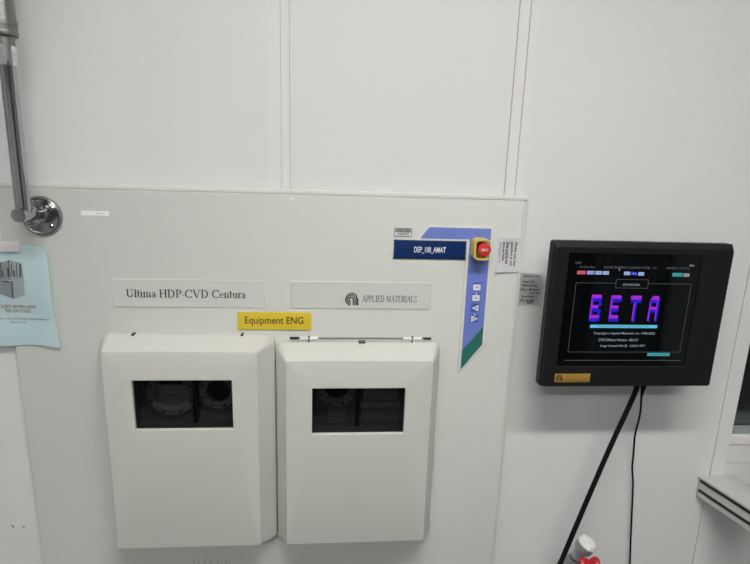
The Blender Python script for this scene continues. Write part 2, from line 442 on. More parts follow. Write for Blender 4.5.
# ================================================================== CEILING LIGHTS
def ceiling_light(x, y, L, w, label, m='lamp'):
    t = thing('ceiling_light', label, 'ceiling light', (x, y, RZ), 'ceiling lights of the room')
    bm = B(); box(bm, x-L/2-.02, x+L/2+.02, y-w/2-.02, y+w/2+.02, RZ-.03, RZ, .004)
    for a_, b_, c_, d_ in ((x-L/2-.02, x+L/2+.02, y-w/2-.014, y-w/2-.002), (x-L/2-.02, x+L/2+.02, y+w/2+.002, y+w/2+.014), (x-L/2-.014, x-L/2-.002, y-w/2, y+w/2), (x+L/2+.002, x+L/2+.014, y-w/2, y+w/2)):
        box(bm, a_, b_, c_, d_, RZ-.036-w*.2, RZ-.02)  # side skirts added to cut high-angle light on the upper wall
    finish('housing', bm, 'lamp_frame', t)
    finish('diffuser', box(B(), x-L/2, x+L/2, y-w/2, y+w/2, RZ-.036, RZ-.028), m, t, smooth=False)
ceiling_light(0.26, -1.17, 1.30, .12, 'long strip light on the ceiling nearest the panelled wall', 'lamp')
ceiling_light(-0.60, -2.50, 2.60, .20, 'long strip light on the ceiling in the middle of the room', 'lamp2')

ceiling_light(2.6, 1.9, 1.2, .3, 'ceiling light added to brighten the dark room beyond the window', 'lamp_fill')  # unseen lamp added to brighten the floor and bench behind the pane
# unseen cabinets added across the room for the screen to reflect
for x0, x1, z1, m, lab in ((.9, 1.75, .78, 'cabinet', 'low grey cabinet added across the room as a reflection at the left of the screen'),
                           (1.78, 2.15, 1.9, 'cab2', 'tall black cabinet added across the room as a reflection in the middle of the screen'),
                           (2.2, 2.85, 1.3, 'cabinet', 'grey cabinet added across the room as a reflection at the right of the screen')):
    t = thing('reflection_cabinet', lab, 'cabinet', ((x0+x1)/2, -3.6, 0))
    finish('body', box(B(), x0, x1, RY+.02, -3.2, 0.0, z1, .01), m, t)
    finish('door', box(B(), x0+.03, x1-.03, -3.2, -3.18, .1, z1-.05, .004), m, t)
    finish('handle', box(B(), x1-.09, x1-.07, -3.18, -3.155, z1*.5, z1*.5+.12, .004), 'chrome2', t)

# ================================================================== EQUIPMENT FRONT PANEL
PX0, PX1, PZ1, PO = -.674, .4120, 1.5405, .015
t = thing('machine_front', 'large grey green sheet panel mounted low on the white wall', 'panel', (0, 0, 0))
bm = B()
skin_rings(bm, [[(x, y, z) for x, z in rrect(PX0+i, PX1-i, 0, PZ1-i, .006-i/2, 3)] for y, i in ((-.0062, 0), (-.0125, 0), (-.0145, .0007), (-.015, .002))], True)
finish('sheet', bm, 'panel', t)
bm = B()
box(bm, PX0, PX1+.0050, -.0140, -.0062, PZ1+.0002, PZ1+.0105, .0025)
finish('top_trim', bm, 'panel_edge', t)
bm = B()
box(bm, PX1+.0002, PX1+.0055, -.0125, -.0062, .001, PZ1-.0002, .0015)
finish('side_trim', bm, 'panel', t)
bm = B()  # short thin grey ticks below the covers
for px, h in ((194, 9), (199, 4), (205, 6), (211, 9), (218, 5), (226, 9), (229, 6)):
    x, _, z = at(px, 563, PO+.0002); box(bm, x-.0006, x+.0006, -PO-.0003, -PO+.001, z-.01, z+h*.0013)
finish('tick_mark', bm, 'markgrey', t, smooth=False)

# small white chip above the panel and specks on it
def speck(px, py, w, h, out, m, name, label, cat, group=None):
    x, _, z = at(px, py, out)
    tag(finish(name, box(B(), x-w/2, x+w/2, -out-.0012, -out+.0001, z-h/2, z+h/2, .0003), m), label, cat, group)
speck(291.5, 199.3, .012, .0035, PO, 'paper', 'paper_scrap', 'tiny white paper scrap near the top edge of the grey panel', 'paper')

# nameplates
def nameplate(x0, x1, label):
    t = thing('nameplate', label, 'nameplate', ((x0+x1)/2, -PO, 1.2945))
    bm = B()
    pts = rrect(x0, x1, 1.2950, 1.3565, .003, 3)
    skin_rings(bm, [[(x, -PO, z) for x, z in pts], [(x, -PO-.0008, z) for x, z in pts],
                    [(x, -PO-.0018, z) for x, z in rrect(x0+.001, x1-.001, 1.2960, 1.3555, .0025, 3)]], True)
    finish('plate', bm, 'plate', t)
    return t
YP = -PO - .0020
t = nameplate(-.4655, -.1465, 'long pale nameplate reading Ultima HDP-CVD Centura at left')
a, b = at(126, 297.7, PO+.003), at(245.5, 298.5, PO+.003)
zc = at(130, 289.5, PO+.003)[2]
serif(t, 'lettering', 'Ultima HDP-CVD Centura', a[0], b[0], a[2]+.001, zc+.0005, YP, 'ink_green')
t = nameplate(-.0930, .2160, 'long pale nameplate reading APPLIED MATERIALS beside a striped logo')
a, b = at(362, 302.2, PO+.003), at(416.8, 302.8, PO+.003)
zc = at(364, 295.6, PO+.003)[2]
serif(t, 'lettering', 'APPLIED MATERIALS', a[0], b[0], a[2]+.0008, zc, YP, 'ink_grey')
def logo(bm, px0, px1, py0, py1, out, y):
    """striped rounded letter a : nested arches with a leg at the right"""
    l = at(px0, (py0+py1)/2, out)[0]; r = at(px1, (py0+py1)/2, out)[0]
    top = at((px0+px1)/2, py0, out)[2]; bot = at((px0+px1)/2, py1, out)[2]
    S = (r-l); cz = bot + S*.42; cx = l + S*.44
    k = 0
    for r0, r1, dx, dz in ((.10, .20, .0, .0), (.225, .315, .035, .03), (.335, .43, .06, .06)):
        k += 1
        n = 20
        pts0 = []; pts1 = []
        for i in range(n+1):
            tt = math.radians(0 + 262*i/n)
            sh = max(0, math.sin(tt))
            pts0.append((cx + S*(r0*math.cos(tt) + dx*sh), cz + S*(r0*math.sin(tt) + dz*sh)))
            pts1.append((cx + S*(r1*math.cos(tt) + dx*sh), cz + S*(r1*math.sin(tt) + dz*sh)))
        pts0.insert(0, (cx+S*r0, bot+S*.02)); pts1.insert(0, (cx+S*r1, bot+S*.02))
        for i in range(len(pts0)-1):
            flat(bm, [pts0[i], pts1[i], pts1[i+1], pts0[i+1]], y - .000003*k)
    rect(bm, cx+S*.42, cx+S*.50, bot+S*.02, cz+S*.08, y)
    return bm
def raw(name, bm, m, parent):
    me = bpy.data.meshes.new(name); bm.to_mesh(me); bm.free()
    return finish(name, None, m, parent, smooth=False, mesh=me)
raw('logo', logo(B(), 344.8, 359.5, 291.5, 305.7, PO+.003, YP), 'ink_grey', t)

# yellow label
a = at(237.5, 311, PO); b = at(311.5, 331, PO)
t = thing('yellow_label', 'yellow rectangular label reading Equipment ENG above the two covers', 'label', ((a[0]+b[0])/2, -PO, b[2]))
yx0, yx1, yz0, yz1 = -.2068, -.0470, 1.2462, 1.2862
finish('plate', box(B(), yx0, yx1, -PO-.003, -PO, yz0, yz1, .0008), 'yellow', t)
a = at(245, 324.0, PO+.003); b = at(303.5, 324.8, PO+.003)
lettering(t, 'lettering', 'Equipment ENG', a[0], b[0], a[2]-.0045, at(245, 315.8, PO)[2]-.0005, -PO-.0032, 'ink_brown', bold=.012)

# navy label
t = thing('navy_label', 'dark blue strip label reading DEP_100_AMAT beside the blue control strip', 'label', (.208, -PO, 1.411))
finish('plate', box(B(), .1292, .2868, -PO-.004, -PO, 1.4114, 1.4490, .0008), 'navy', t)
bm = B()
box(bm, .1275, .2885, -PO-.0045, -PO, 1.4490, 1.4505, .0003); box(bm, .1275, .2885, -PO-.0032, -PO, 1.4098, 1.4114, .0003)
finish('edge_strip', bm, 'navy_edge', t)
a = at(414, 253.0, PO+.004); b = at(445.5, 253.2, PO+.004)
lettering(t, 'lettering', 'DEP_100_AMAT', a[0], b[0], a[2]-.0005, at(414, 246.6, PO+.004)[2], -PO-.0042, 'ink_white', bold=.018)

# barcode tag
a = at(394.5, 227.5, PO); b = at(411.8, 236.8, PO)
t = thing('barcode_tag', 'small silver asset tag with a barcode above the navy label', 'tag', ((a[0]+b[0])/2, -PO, b[2]))
finish('plate', box(B(), a[0], b[0], -PO-.0012, -PO, b[2], a[2], .0004), 'barplate', t)
w = b[0]-a[0]; hh = a[2]-b[2]
raw('white_field', rect(B(), a[0]+w*.05, b[0]-w*.05, b[2]+hh*.1, b[2]+hh*.46, -PO-.0014), 'paper', t)
bm = B(); x = a[0]+w*.14
while x < b[0]-w*.14:
    ww = random.choice((.0006, .0010, .0016)); rect(bm, x, x+ww, b[2]+hh*.16, b[2]+hh*.42, -PO-.0016); x += ww + random.choice((.0006, .0010))
raw('barcode', bm, 'ink', t)
lettering(t, 'lettering', 'ATMS Limited', a[0]+w*.16, b[0]-w*.12, b[2]+hh*.52, b[2]+hh*.70, -PO-.0014, 'ink', bold=.01)
raw('header_line', rect(B(), a[0]+w*.14, b[0]-w*.14, b[2]+hh*.80, b[2]+hh*.86, -PO-.0014), 'ink_grey', t)

# small white tape label at the left
a = at(81, 210.6, PO); b = at(109, 216.0, PO)
t = thing('strip_label', 'small white printed strip label right of the chrome wall flange', 'label', ((a[0]+b[0])/2, -PO, b[2]))
finish('tape', box(B(), a[0], b[0], -PO-.0006, -PO, b[2], a[2], .0002), 'paper', t)
lettering(t, 'lettering', 'DEP - M5 A-13', a[0]+.030, b[0]-.008, b[2]+.0035, a[2]-.0035, -PO-.0007, 'ink_grey')

# ================================================================== CONTROL STRIP (blue) with EMO button
cr = [(.2190-.0095, 1.4500), (.2330, 1.4855), (.3455, 1.4845), (.3490, 1.4810), (.3490, 1.2200), (.2890, 1.1450), (.2890, 1.4505)]
def P2(px, py, o=PO): a = at(px, py, o); return (a[0], a[2])
outl = [P2(416.5, 240), P2(428.5, 225), P2(491.5, 227.5), P2(485.2, 344.5), P2(457.5, 373), P2(466.5, 240.6)]
# straighten the long edges in the real plane
xr = (outl[2][0]+outl[3][0])/2; xl = (outl[4][0]+outl[5][0])/2
outl = [outl[0], outl[1], (xr, outl[1][1]-.0005), (xr, outl[3][1]), (xl, outl[4][1]), (xl, outl[0][1])]
t = thing('control_strip', 'blue and green control strip with a pale border down the grey panel', 'control panel', (xl, -PO, outl[4][1]))
finish('border', prism(B(), outl, -PO, -PO-.004), 'cream', t, smooth=False)
bw = .0042
i0 = (outl[0][0]+.0065, outl[0][1]+bw); i1 = (outl[1][0]+.002, outl[1][1]-bw)
xr2, xl2 = xr-bw*1.2, xl+bw*1.35
zsplit_r = at(485, 325.5, PO)[2]; zsplit_l = at(460, 350, PO)[2]
blue = [i0, i1, (xr2, outl[2][1]-bw), (xr2, zsplit_r), (xl2, zsplit_l), (xl2, i0[1])]
green = [(xl2, zsplit_l), (xr2, zsplit_r), (xr2, outl[3][1]+.0015), (xl2, outl[4][1]+.0105)]
finish('blue_field', prism(B(), blue, -PO-.0035, -PO-.0046), 'blue', t, smooth=False)
finish('green_field', prism(B(), green, -PO-.0035, -PO-.0046), 'green', t, smooth=False)
kcx = [at(476, 286.5, PO)[0], at(475.3, 296.8, PO)[0], at(474.6, 306.8, PO)[0], at(474.0, 317.5, PO)[0]]
kx = sum(kcx)/4
for i, (py, kind) in enumerate(((286.3, 'sq'), (296.8, 'sq'), (307.0, 'l'), (317.6, 'r'))):
    z = at(475, py, PO)[2]
    pad = finish('key_pad', box(B(), kx-.0098, kx+.0098, -PO-.0054, -PO-.0044, z-.0098, z+.0098, .0003), 'keyblue', t)
    if kind == 'sq':
        pts = rrect(kx-.0085, kx+.0085, z-.0080, z+.0055, .002, 3)
    elif kind == 'l':
        pts = [(kx-.0085, z-.001), (kx+.0075, z-.0085), (kx+.0075, z+.0065)]
    else:
        pts = [(kx+.0085, z-.001), (kx-.0075, z-.0085), (kx-.0075, z+.0065)]
    kb = finish('key', prism(B(), pts, -PO-.0052, -PO-.0064), 'key', pad, smooth=False)
    lx = kx if kind == 'sq' else (kx+.0015 if kind == 'l' else kx-.0015)
    raw('key_print', text_mesh_bm('START' if i == 0 else 'STOP') if False else rect(rect(B(), lx-.0038, lx+.0038, z-.0016, z-.0008, -PO-.0066), lx-.003, lx+.0034, z-.0002, z+.0004, -PO-.0066), 'ink_grey', pad)
    lm = {0: 'ink', 1: 'ink_red', 2: 'ink_grey', 3: 'cream'}[i]
    finish('indicator', lathe(B(), (kx, -PO-.0050, z+.0082), (0, -1, 0), [(0, .0017), (.0016, .0017), (.0022, .001)], 12), lm if i != 1 else 'pinkled', pad) if i != 1 else \
        finish('indicator', lathe(B(), (kx, -PO-.0050, z+.0082), (0, -1, 0), [(0, .0017), (.0016, .0017), (.0022, .001)], 12), mat('pink_led', (.7, .2, .4), .4, emit=(.8, .2, .45), estr=.5), pad)

ec = at(484.0, 249.3, .05)
t = thing('emergency_button', 'red emergency push button in a yellow shroud on the blue control strip', 'button', (ec[0], -PO-.004, ec[2]))
ex, ez = ec[0]+.0012, ec[2]-.0012
# shroud: a C shaped wall, open to the right
bm = B()
R1, R0 = .0225, .0190
outer = []; inner = []
xs = -.0235
for i in range(9):
    tt = math.radians(58 + (90-58)*i/8); outer.append((ex+R1*math.cos(tt), ez+R1*math.sin(tt))); inner.append((ex+R0*math.cos(tt), ez+R0*math.sin(tt)))
for (cx, cz, a0) in ((-.0110, .0115, 90), (-.0110, -.0115, 180)):
    for i in range(6):
        tt = math.radians(a0+90*i/5)
        outer.append((ex+cx+.011*math.cos(tt), ez+cz+.011*math.sin(tt))); inner.append((ex+cx+.0075*math.cos(tt), ez+cz+.0075*math.sin(tt)))
for i in range(9):
    tt = math.radians(270 + 32*i/8); outer.append((ex+R1*math.cos(tt), ez+R1*math.sin(tt))); inner.append((ex+R0*math.cos(tt), ez+R0*math.sin(tt)))
y0s, y1s = -PO-.0046, -PO-.036
A = [bm.verts.new((x, y0s, z)) for x, z in outer]; Bv = [bm.verts.new((x, y1s, z)) for x, z in outer]
Dv = [bm.verts.new((x, y0s, z)) for x, z in inner]; Cv = [bm.verts.new((x, y1s, z)) for x, z in inner]
for i in range(len(A)-1):
    for p, q in ((A, Bv), (Bv, Cv), (Cv, Dv), (Dv, A)): bm.faces.new((p[i], p[i+1], q[i+1], q[i]))
bm.faces.new((A[0], Bv[0], Cv[0], Dv[0])); bm.faces.new((A[-1], Dv[-1], Cv[-1], Bv[-1]))
finish('shroud', bm, 'emo_y', t)
finish('base_plate', lathe(B(), (ex-.001, -PO-.0046, ez), (0, -1, 0), [(0, .020), (.004, .020), (.005, .019)], 28), 'emo_y', t)
finish('collar', lathe(B(), (ex, -PO-.009, ez), (0, -1, 0), [(0, .013), (.014, .012)], 24), 'bolt', t)
finish('push_button', lathe(B(), (ex, -PO-.022, ez), (0, -1, 0), [(0, .011), (.003, .0138), (.010, .0147), (.013, .0143), (.0155, .0130), (.0165, .0095), (.0168, .001)], 36), 'red', t)
lettering(t, 'lettering', 'EMO', ex-.0080, ex+.0070, ez-.0028, ez+.0032, -PO-.0392, 'ink_white', bold=.02)

# ================================================================== HANDWRITTEN NOTES
def curled(x0, x1, z0, z1, y0, curl, nx=12, nz=14):
    bm = B(); V = {}
    for i in range(nx+1):
        for j in range(nz+1):
            u, v = i/nx, j/nz
            V[i, j] = bm.verts.new((x0+(x1-x0)*u, y0 - curl(u, v), z0+(z1-z0)*v))
    for i in range(nx):
        for j in range(nz):
            bm.faces.new((V[i, j], V[i+1, j], V[i+1, j+1], V[i, j+1]))
    bmesh.ops.solidify(bm, geom=bm.faces, thickness=.00025)
    return bm
def wrap_text(me, x0, x1, z0, z1, y0, curl, off=.0004):
    for v in me.vertices:
        u = (v.co.x-x0)/(x1-x0); w = (v.co.z-z0)/(z1-z0)
        v.co.y = y0 - curl(u, w) - off
    return me
n0 = at(497.5, 237.5, PO+.004); n1 = at(520, 272.5, PO+.004)
nx0, nx1, nz1, nz0 = n0[0]+.0015, .4115, n0[2], n1[2]
cl = lambda u, v: .0001 + .0055*(1-v)**2*(.35+.65*(1-u))
t = thing('handwritten_note', 'white handwritten note turned sideways at the right edge of the grey panel', 'note', (nx0, -PO, nz0))
finish('sheet', curled(nx0, nx1, nz0, nz1, -PO-.0002, cl), 'paper', t, angle=60)
ww = nx1-nx0; H = nz1-nz0
ms = []
for k, (s, a0, a1, th) in enumerate((('Please use key', .12, .93, .095), ('question it got', .12, .90, .085), ('Done could be hot', .12, .84, .095), ('damaged blade.', .12, .74, .085), ('closing plate work', .14, .82, .05))):
    xr_ = nx1 - ww*(.17 + k*.165)
    me = text_mesh(s, xr_-ww*th*1.45, xr_, nz1-H*a1*.88-H*.02, nz1-H*a0, 0, shear=.3, bold=.022 if k < 4 else .0, rot=-90)
    ms.append(wrap_text(me, nx0, nx1, nz0, nz1, -PO-.0002, cl, .0006))
bm = merge(ms); raw('handwriting', bm, 'ink', t)

m0 = at(521.5, 273.5, .002); m1 = at(543.5, 304, .002)
mx0, mx1, mz1, mz0 = .4235, .4660, 1.3835, 1.3130
c0 = at(521.5, 273, .002); c1 = at(544, 274, .002); c2 = at(540, 305.5, .002)
mx0, mx1, mz1, mz0 = max(c0[0], .4225), (c1[0]+c2[0])/2, c0[2], c2[2]
cl2 = lambda u, v: .0006 + .0005*math.sin(u*5+v*4)
t = thing('handwritten_note', 'handwritten note on the wall just left of the black monitor, shade put into its grey', 'note', (mx0, 0, mz0))
finish('sheet', curled(mx0, mx1, mz0, mz1, -.00025, cl2), 'note_shaded', t, angle=60)
ww = mx1-mx0; H = mz1-mz0
ms = []
for s, u0, u1, v0, v1 in (('Amplitude Sect.', .06, .88, .87, .96), ('Harvey Cell', .06, .62, .68, .78), ('TREN-Tek/Temp', .05, .80, .55, .65), ('Wire: 1 Magnitude', .0, .90, .42, .52), ('Recorded', .45, .95, .33, .41), ('Amplitude 2', .04, .82, .20, .29), ('Wire: Another', .02, .72, .08, .17), ('Speed', .36, .66, .0, .08)):
    me = text_mesh(s, mx0+ww*(u0*.94+.03), mx0+ww*(u1*.94+.03), mz0+H*(.04+v0*.94), mz0+H*(.045+v1*.94), 0, shear=.3, bold=.022)
    ms.append(wrap_text(me, mx0, mx1, mz0, mz1, -.00025, cl2, .0006))
raw('handwriting', merge(ms), 'ink', t)

# ================================================================== CHAMBER COVERS
def chamber_cover(X0, X1, FX0, FX1, Z0, ZT, FZ1, FZ0, win, out, label, kind):
    t = thing('chamber_cover', label, 'cover', ((X0+X1)/2, -PO, Z0))
    back = out - .055
    wx0, wx1, wz0, wz1 = win
    def R(x0, x1, z0, z1, r, y): return [(x, -y, z) for x, z in rrect(x0, x1, z0, z1, r, 7)]
    RO = .020
    e = .0012
    rings = [R(X0, X1, Z0, ZT, RO, PO+.0005), R(X0, X1, Z0, ZT, RO, back-e*2), R(X0+e*.3, X1-e*.3, Z0+e*.2, ZT-e*.3, RO, back),
             R(X0+e*1.6, X1-e*1.6, Z0+e*.5, ZT-e*1.2, RO, back+e*2.2),
             R(FX0-e, FX1+e, FZ0-e*.3, FZ1+e, .005, out-e*1.6), R(FX0+.0002, FX1-.0002, FZ0+e*.3, FZ1-.0002, .0045, out-e*.35), R(FX0+e*1.4, FX1-e*1.4, FZ0+e*1.6, FZ1-e*1.4, .004, out),
             R(wx0-.001, wx1+.001, wz0-.001, wz1+.001, .002, out), R(wx0, wx1, wz0, wz1, .0015, out-.001), R(wx0, wx1, wz0, wz1, .0015, out-.0085)]
    bm = B(); skin_rings(bm, rings)
    finish('shell', bm, 'cover', t, angle=24)
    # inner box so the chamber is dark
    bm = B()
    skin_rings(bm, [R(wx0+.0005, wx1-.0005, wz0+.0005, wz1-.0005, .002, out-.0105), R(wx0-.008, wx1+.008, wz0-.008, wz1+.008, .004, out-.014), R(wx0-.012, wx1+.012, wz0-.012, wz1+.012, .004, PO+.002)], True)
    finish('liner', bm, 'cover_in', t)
    finish('window_pane', box(B(), wx0-.001, wx1+.001, -(out-.0085), -(out-.0105), wz0-.001, wz1+.001), 'tint', t, smooth=False)
    yb = PO+.004
    cx, cz, w, h = (wx0+wx1)/2, (wz0+wz1)/2, wx1-wx0, wz1-wz0
    def port(px, pz, r0, r1, dark_disc=True):
        bm = B(); annulus(bm, px, pz, r0, r1, -yb, -yb-.012, 40); annulus(bm, px, pz, r0+.0015, r0+.005, -yb-.012, -yb-.016, 40)
        rg = finish('port_ring', bm, 'ring', t)
        for k in range(8):
            a = math.radians(22.5+45*k)
            finish('bolt', lathe(B(), (px+(r0+r1)/2*1.05*math.cos(a), -yb-.012, pz+(r0+r1)/2*1.05*math.sin(a)), (0, -1, 0), [(0, .0026), (.0022, .0026), (.003, .0015)], 10), 'bolt', rg)
        finish('port_hole', lathe(B(), (px, -yb, pz), (0, -1, 0), [(0, r0), (.002, r0)], 32), 'bolt', t)
    bm = B()
    if kind == 'L':
        port(cx+w*.295, cz+h*.06, .026, .041)
        port(cx-w*.20, cz+h*.02, .036, .052)
        bm = B(); box(bm, cx-w*.20-.034, cx-w*.20+.034, -yb-.001, -yb-.007, cz-.036, cz+.021, .004)
        finish('shutter', bm, 'ring', t)
        finish('sensor_tab', box(B(), cx-w*.20-.011, cx-w*.20+.010, -yb-.007, -yb-.010, cz+.002, cz+.020, .001), 'plate', t)
        finish('divider', box(B(), cx+w*.035, cx+w*.075, -yb, -yb-.022, wz0-.006, wz1+.006, .002), 'bolt', t)
    else:
        port(cx-w*.235, cz+h*.27, .027, .043)
        bm = B()
        for k in range(7): box(bm, cx-w*.235-.018+.006*k-.0006, cx-w*.235-.018+.006*k+.0006, -yb-.012, -yb-.0135, wz0, cz-h*.12)
        for k in range(6): box(bm, cx-w*.235-.019, cx-w*.235+.019, -yb-.012, -yb-.013, wz0+.006*k, wz0+.006*k+.001)
        finish('mesh_guard', bm, 'ring', t, smooth=False)
        finish('divider', box(B(), cx-w*.02, cx+w*.02, -yb, -yb-.022, wz0-.006, wz1+.006, .002), 'bolt', t)
        hh = finish('hatch', box(B(), cx+w*.07, cx+w*.46, -yb, -yb-.010, cz-h*.02, cz+h*.44, .004), 'ring', t)
        for sx in (.11, .42):
            for sz in (.06, .37):
                finish('bolt', lathe(B(), (cx+w*sx, -yb-.010, cz+h*sz), (0, -1, 0), [(0, .0024), (.002, .0024), (.0028, .0012)], 10), 'bolt', hh)
        finish('cross_bar', box(B(), cx+w*.04, cx+w*.49, -yb, -yb-.014, cz-h*.17, cz-h*.04, .002), 'ring', t)
        bm = B()
        for k in range(15): box(bm, cx+w*.06+.0058*k, cx+w*.06+.0058*k+.0010, -yb-.006, -yb-.0075, wz0, cz-h*.17)
        for k in range(6): box(bm, cx+w*.05, cx+w*.48, -yb-.006, -yb-.007, wz0+.0052*k, wz0+.0052*k+.0008)
        finish('grille', bm, 'ring', t, smooth=False)
    return t
OUT = .085
def xo(v): return v*(CAM_D-OUT)/(CAM_D-.06)      # readings were taken on the .06 plane
tl = chamber_cover(-.4915, -.1262, -.4690, -.1562, .722, 1.2372, 1.2195, .7560, (-.4125, -.2095, 1.0445, 1.1568), OUT,
              'left off-white plastic cover with a dark window, the taller of the two', 'L')
tr = chamber_cover(-.1240, .2405, -.0975, .2160, .722, 1.2225, 1.2000, .7560, (-.0423, .1580, 1.0300, 1.1376), OUT,
              'right off-white plastic cover with a dark window, a thin rod along its top', 'R')
for px, py in ((133, 333.6), (242, 334.2)):
    x, _, z = at(px, py, .03)
    finish('clip', box(B(), x-.0025, x+.0025, -.034, -.020, 1.2368, 1.2405, .0008), 'bolt', tl)
# hinge rod above the right cover
zr = at(360, 338.4, .030)[2]
xa, xb = at(290, 338, .03)[0], at(431, 339, .03)[0]
rod = finish('hinge_rod', tube(B(), [(xa, -.030, zr), (xb, -.030, zr)], .0018, 10, 0), 'rod', tr)
for u0, u1 in ((.07, .195), (.80, .93)):
    sl = finish('hinge_sleeve', tube(B(), [(xa+(xb-xa)*u0, -.030, zr), (xa+(xb-xa)*u1, -.030, zr)], .0036, 12, 0), 'white_pl', tr)
    um = (u0+u1)/2
    finish('pin', lathe(B(), (xa+(xb-xa)*um, -.031, zr-.009), (0, 0, 1), [(0, .0022), (.002, .0028), (.013, .0028), (.015, .002)], 10), 'rod', tr)
for u0, u1 in ((0, .06), (.945, 1.0)):
    finish('hinge_end', tube(B(), [(xa+(xb-xa)*u0, -.030, zr), (xa+(xb-xa)*u1, -.030, zr)], .0030, 10, 0), 'bolt', tr)
finish('latch', box(B(), xa+(xb-xa)*.48, xa+(xb-xa)*.53, -.036, -.024, 1.2215, 1.2262, .001), 'rod', tr)
for u in (.135, .87):
    finish('hinge_bracket', box(B(), xa+(xb-xa)*u-.003, xa+(xb-xa)*u+.003, -.033, -.0151, zr-.010, zr-.003, .0008), 'white_pl', tr)

# ================================================================== MONITOR
MO = .12
MX0, MX1, MZ0, MZ1 = at(540.0, 387, MO)[0], .8270, 1.1535, 1.4680
t = thing('monitor', 'black wall-mounted monitor showing BETA in purple letters', 'monitor', ((MX0+MX1)/2, -.08, MZ0))
SX0, SX1, SZ0, SZ1 = .4728, .7592, 1.2015, 1.4445
def R3(x0, x1, z0, z1, r, y): return [(x, -y, z) for x, z in rrect(x0, x1, z0, z1, r, 5)]
bm = B()
skin_rings(bm, [R3(MX0+.006, MX1-.006, MZ0+.006, MZ1-.006, .006, MO-.029), R3(MX0, MX1, MZ0, MZ1, .006, MO-.026), R3(MX0, MX1, MZ0, MZ1, .006, MO-.010),
                R3(MX0+.0012, MX1-.0012, MZ0+.001, MZ1-.002, .006, MO-.008), R3(MX0+.005, MX1-.004, MZ0+.003, MZ1-.011, .005, MO),
                R3(SX0-.001, SX1+.001, SZ0-.001, SZ1+.001, .002, MO), R3(SX0, SX1, SZ0, SZ1, .001, MO-.0012), R3(SX0, SX1, SZ0, SZ1, .001, MO-.004)])
finish('bezel', bm, 'black', t, angle=28)
bm = B(); box(bm, MX0+.035, MX1-.012, -(MO-.028), -.045, MZ0+.015, MZ1-.010, .012, 2)
finish('rear_housing', bm, 'black', t)
bm = B(); box(bm, .56, .70, -.0525, -.006, 1.24, 1.38, .004); box(bm, .53, .73, -.008, 0, 1.22, 1.40, .002)
finish('wall_bracket', bm, 'black', t)
scr = finish('screen', box(B(), SX0, SX1, -(MO-.008), -(MO-.0030), SZ0, SZ1), 'screen', t, smooth=False)
YS = -(MO-.0030)
# picture on the screen : laid out in the plane of the glass
def sp(px, py): a = at(px, py, MO-.003); return a[0], a[2]
lx0, lz1 = sp(574, 264.5); lx1 = sp(697, 262)[0]; lz0 = sp(563, 356)[1]
def swid(px, py): return sp(px, py)[0]
def line(bm, x0, z0, x1, z1, w, y=YS-.0003):
    for q in [_q((x0, z0), (x1, z1), w)]: flat(bm, q, y)
# outline of the picture window
fx0 = (swid(576, 283) + swid(568, 351))/2; fx1 = (swid(690.5, 285.5) + swid(680, 353))/2
fz1 = sp(600, 283.0)[1]; fz0 = sp(620, 352.0)[1]
tx0, tx1 = swid(616, 283), swid(648, 284); tz0, tz1 = sp(630, 288)[1], sp(630, 279.5)[1]
bm = B(); W = .0008
line(bm, fx0, fz1, tx0, fz1, W); line(bm, tx1, fz1, fx1, fz1, W); line(bm, fx0, fz0, fx1, fz0, W); line(bm, fx0, fz0, fx0, fz1, W); line(bm, fx1, fz0, fx1, fz1, W)
line(bm, tx0, tz0, tx1, tz0, W); line(bm, tx0, tz1, tx1, tz1, W); line(bm, tx0, tz0, tx0, tz1, W); line(bm, tx1, tz0, tx1, tz1, W)
bz = sp(620, 360.3)[1]; line(bm, fx0-.006, bz, fx1+.006, bz, .0012)
raw('screen_frame_lines', bm, 's_dim', scr)
def stext(txt, pa, pb, h, m='s_white', bold=0, y=None):
    """text between two measured points of its baseline, real height h"""
    x0, z0 = sp(*pa); x1, z1 = sp(*pb); z = (z0+z1)/2
    return raw('screen_text', merge([text_mesh(txt, x0, x1, z, z+h, YS-.0005 if y is None else y, bold=bold)]), m, scr)
stext('COPY', (575.2, 264), (581.5, 264), .0050, 's_dim', .02)
stext('30-Oct-20xx', (579.5, 267.7), (595, 268.0), .0042, 's_dim', .01)
stext('APPLIED MATERIALS CENTURA SYSTEM   TCI', (603.5, 268.5), (656, 269.0), .0048, 's_dim', .01)
stext('MODEL 17:27:54', (666.5, 269), (689, 269.5), .0044, 's_dim', .01)
stext('RS', (689.5, 266.5), (694, 266.5), .0038, 's_white', .02)
stext('CVD CENTURA', (622.5, 285.5), (639.5, 286), .0044, 's_white', .01)
def sbutton(p0, p1, h, m, txt, tm='s_dark'):
    x0, z = sp(*p0); x1 = sp(*p1)[0]
    b = raw('screen_button', rect(B(), x0, x1, z-h/2, z+h/2, YS-.0004), m, scr)
    if txt: raw('screen_text', merge([text_mesh(txt, x0+(x1-x0)*.12, x1-(x1-x0)*.12, z-h*.25, z+h*.25, YS-.0006, bold=.01)]), tm, scr)
sbutton((577.0, 272.4), (585.5, 272.4), .0070, 's_red', 'ALARM', 's_dim')
sbutton((587.0, 272.5), (594.5, 272.5), .0070, 's_lil', 'SYSTEM')
sbutton((595.6, 272.7), (601.8, 272.7), .0070, 's_pale', 'WFR')
sbutton((602.8, 272.8), (608.8, 272.8), .0070, 's_pale', 'CVD')
sbutton((624.0, 273.3), (630.0, 273.3), .0070, 's_pale', 'CHA')
sbutton((631.0, 273.5), (637.0, 273.5), .0070, 's_blue', 'CLN', 's_lil')
sbutton((638.2, 273.8), (644.0, 273.8), .0070, 's_pale', 'CHB')
sbutton((672.3, 274.6), (682.3, 274.8), .0075, 's_teal', 'ONLINE')
sbutton((683.3, 275.0), (689.2, 275.0), .0070, 's_white', 'HELP')
sbutton((590.0, 326.2), (657.0, 326.8), .0068, 's_cyan', 'Please touch this area to log into the system')
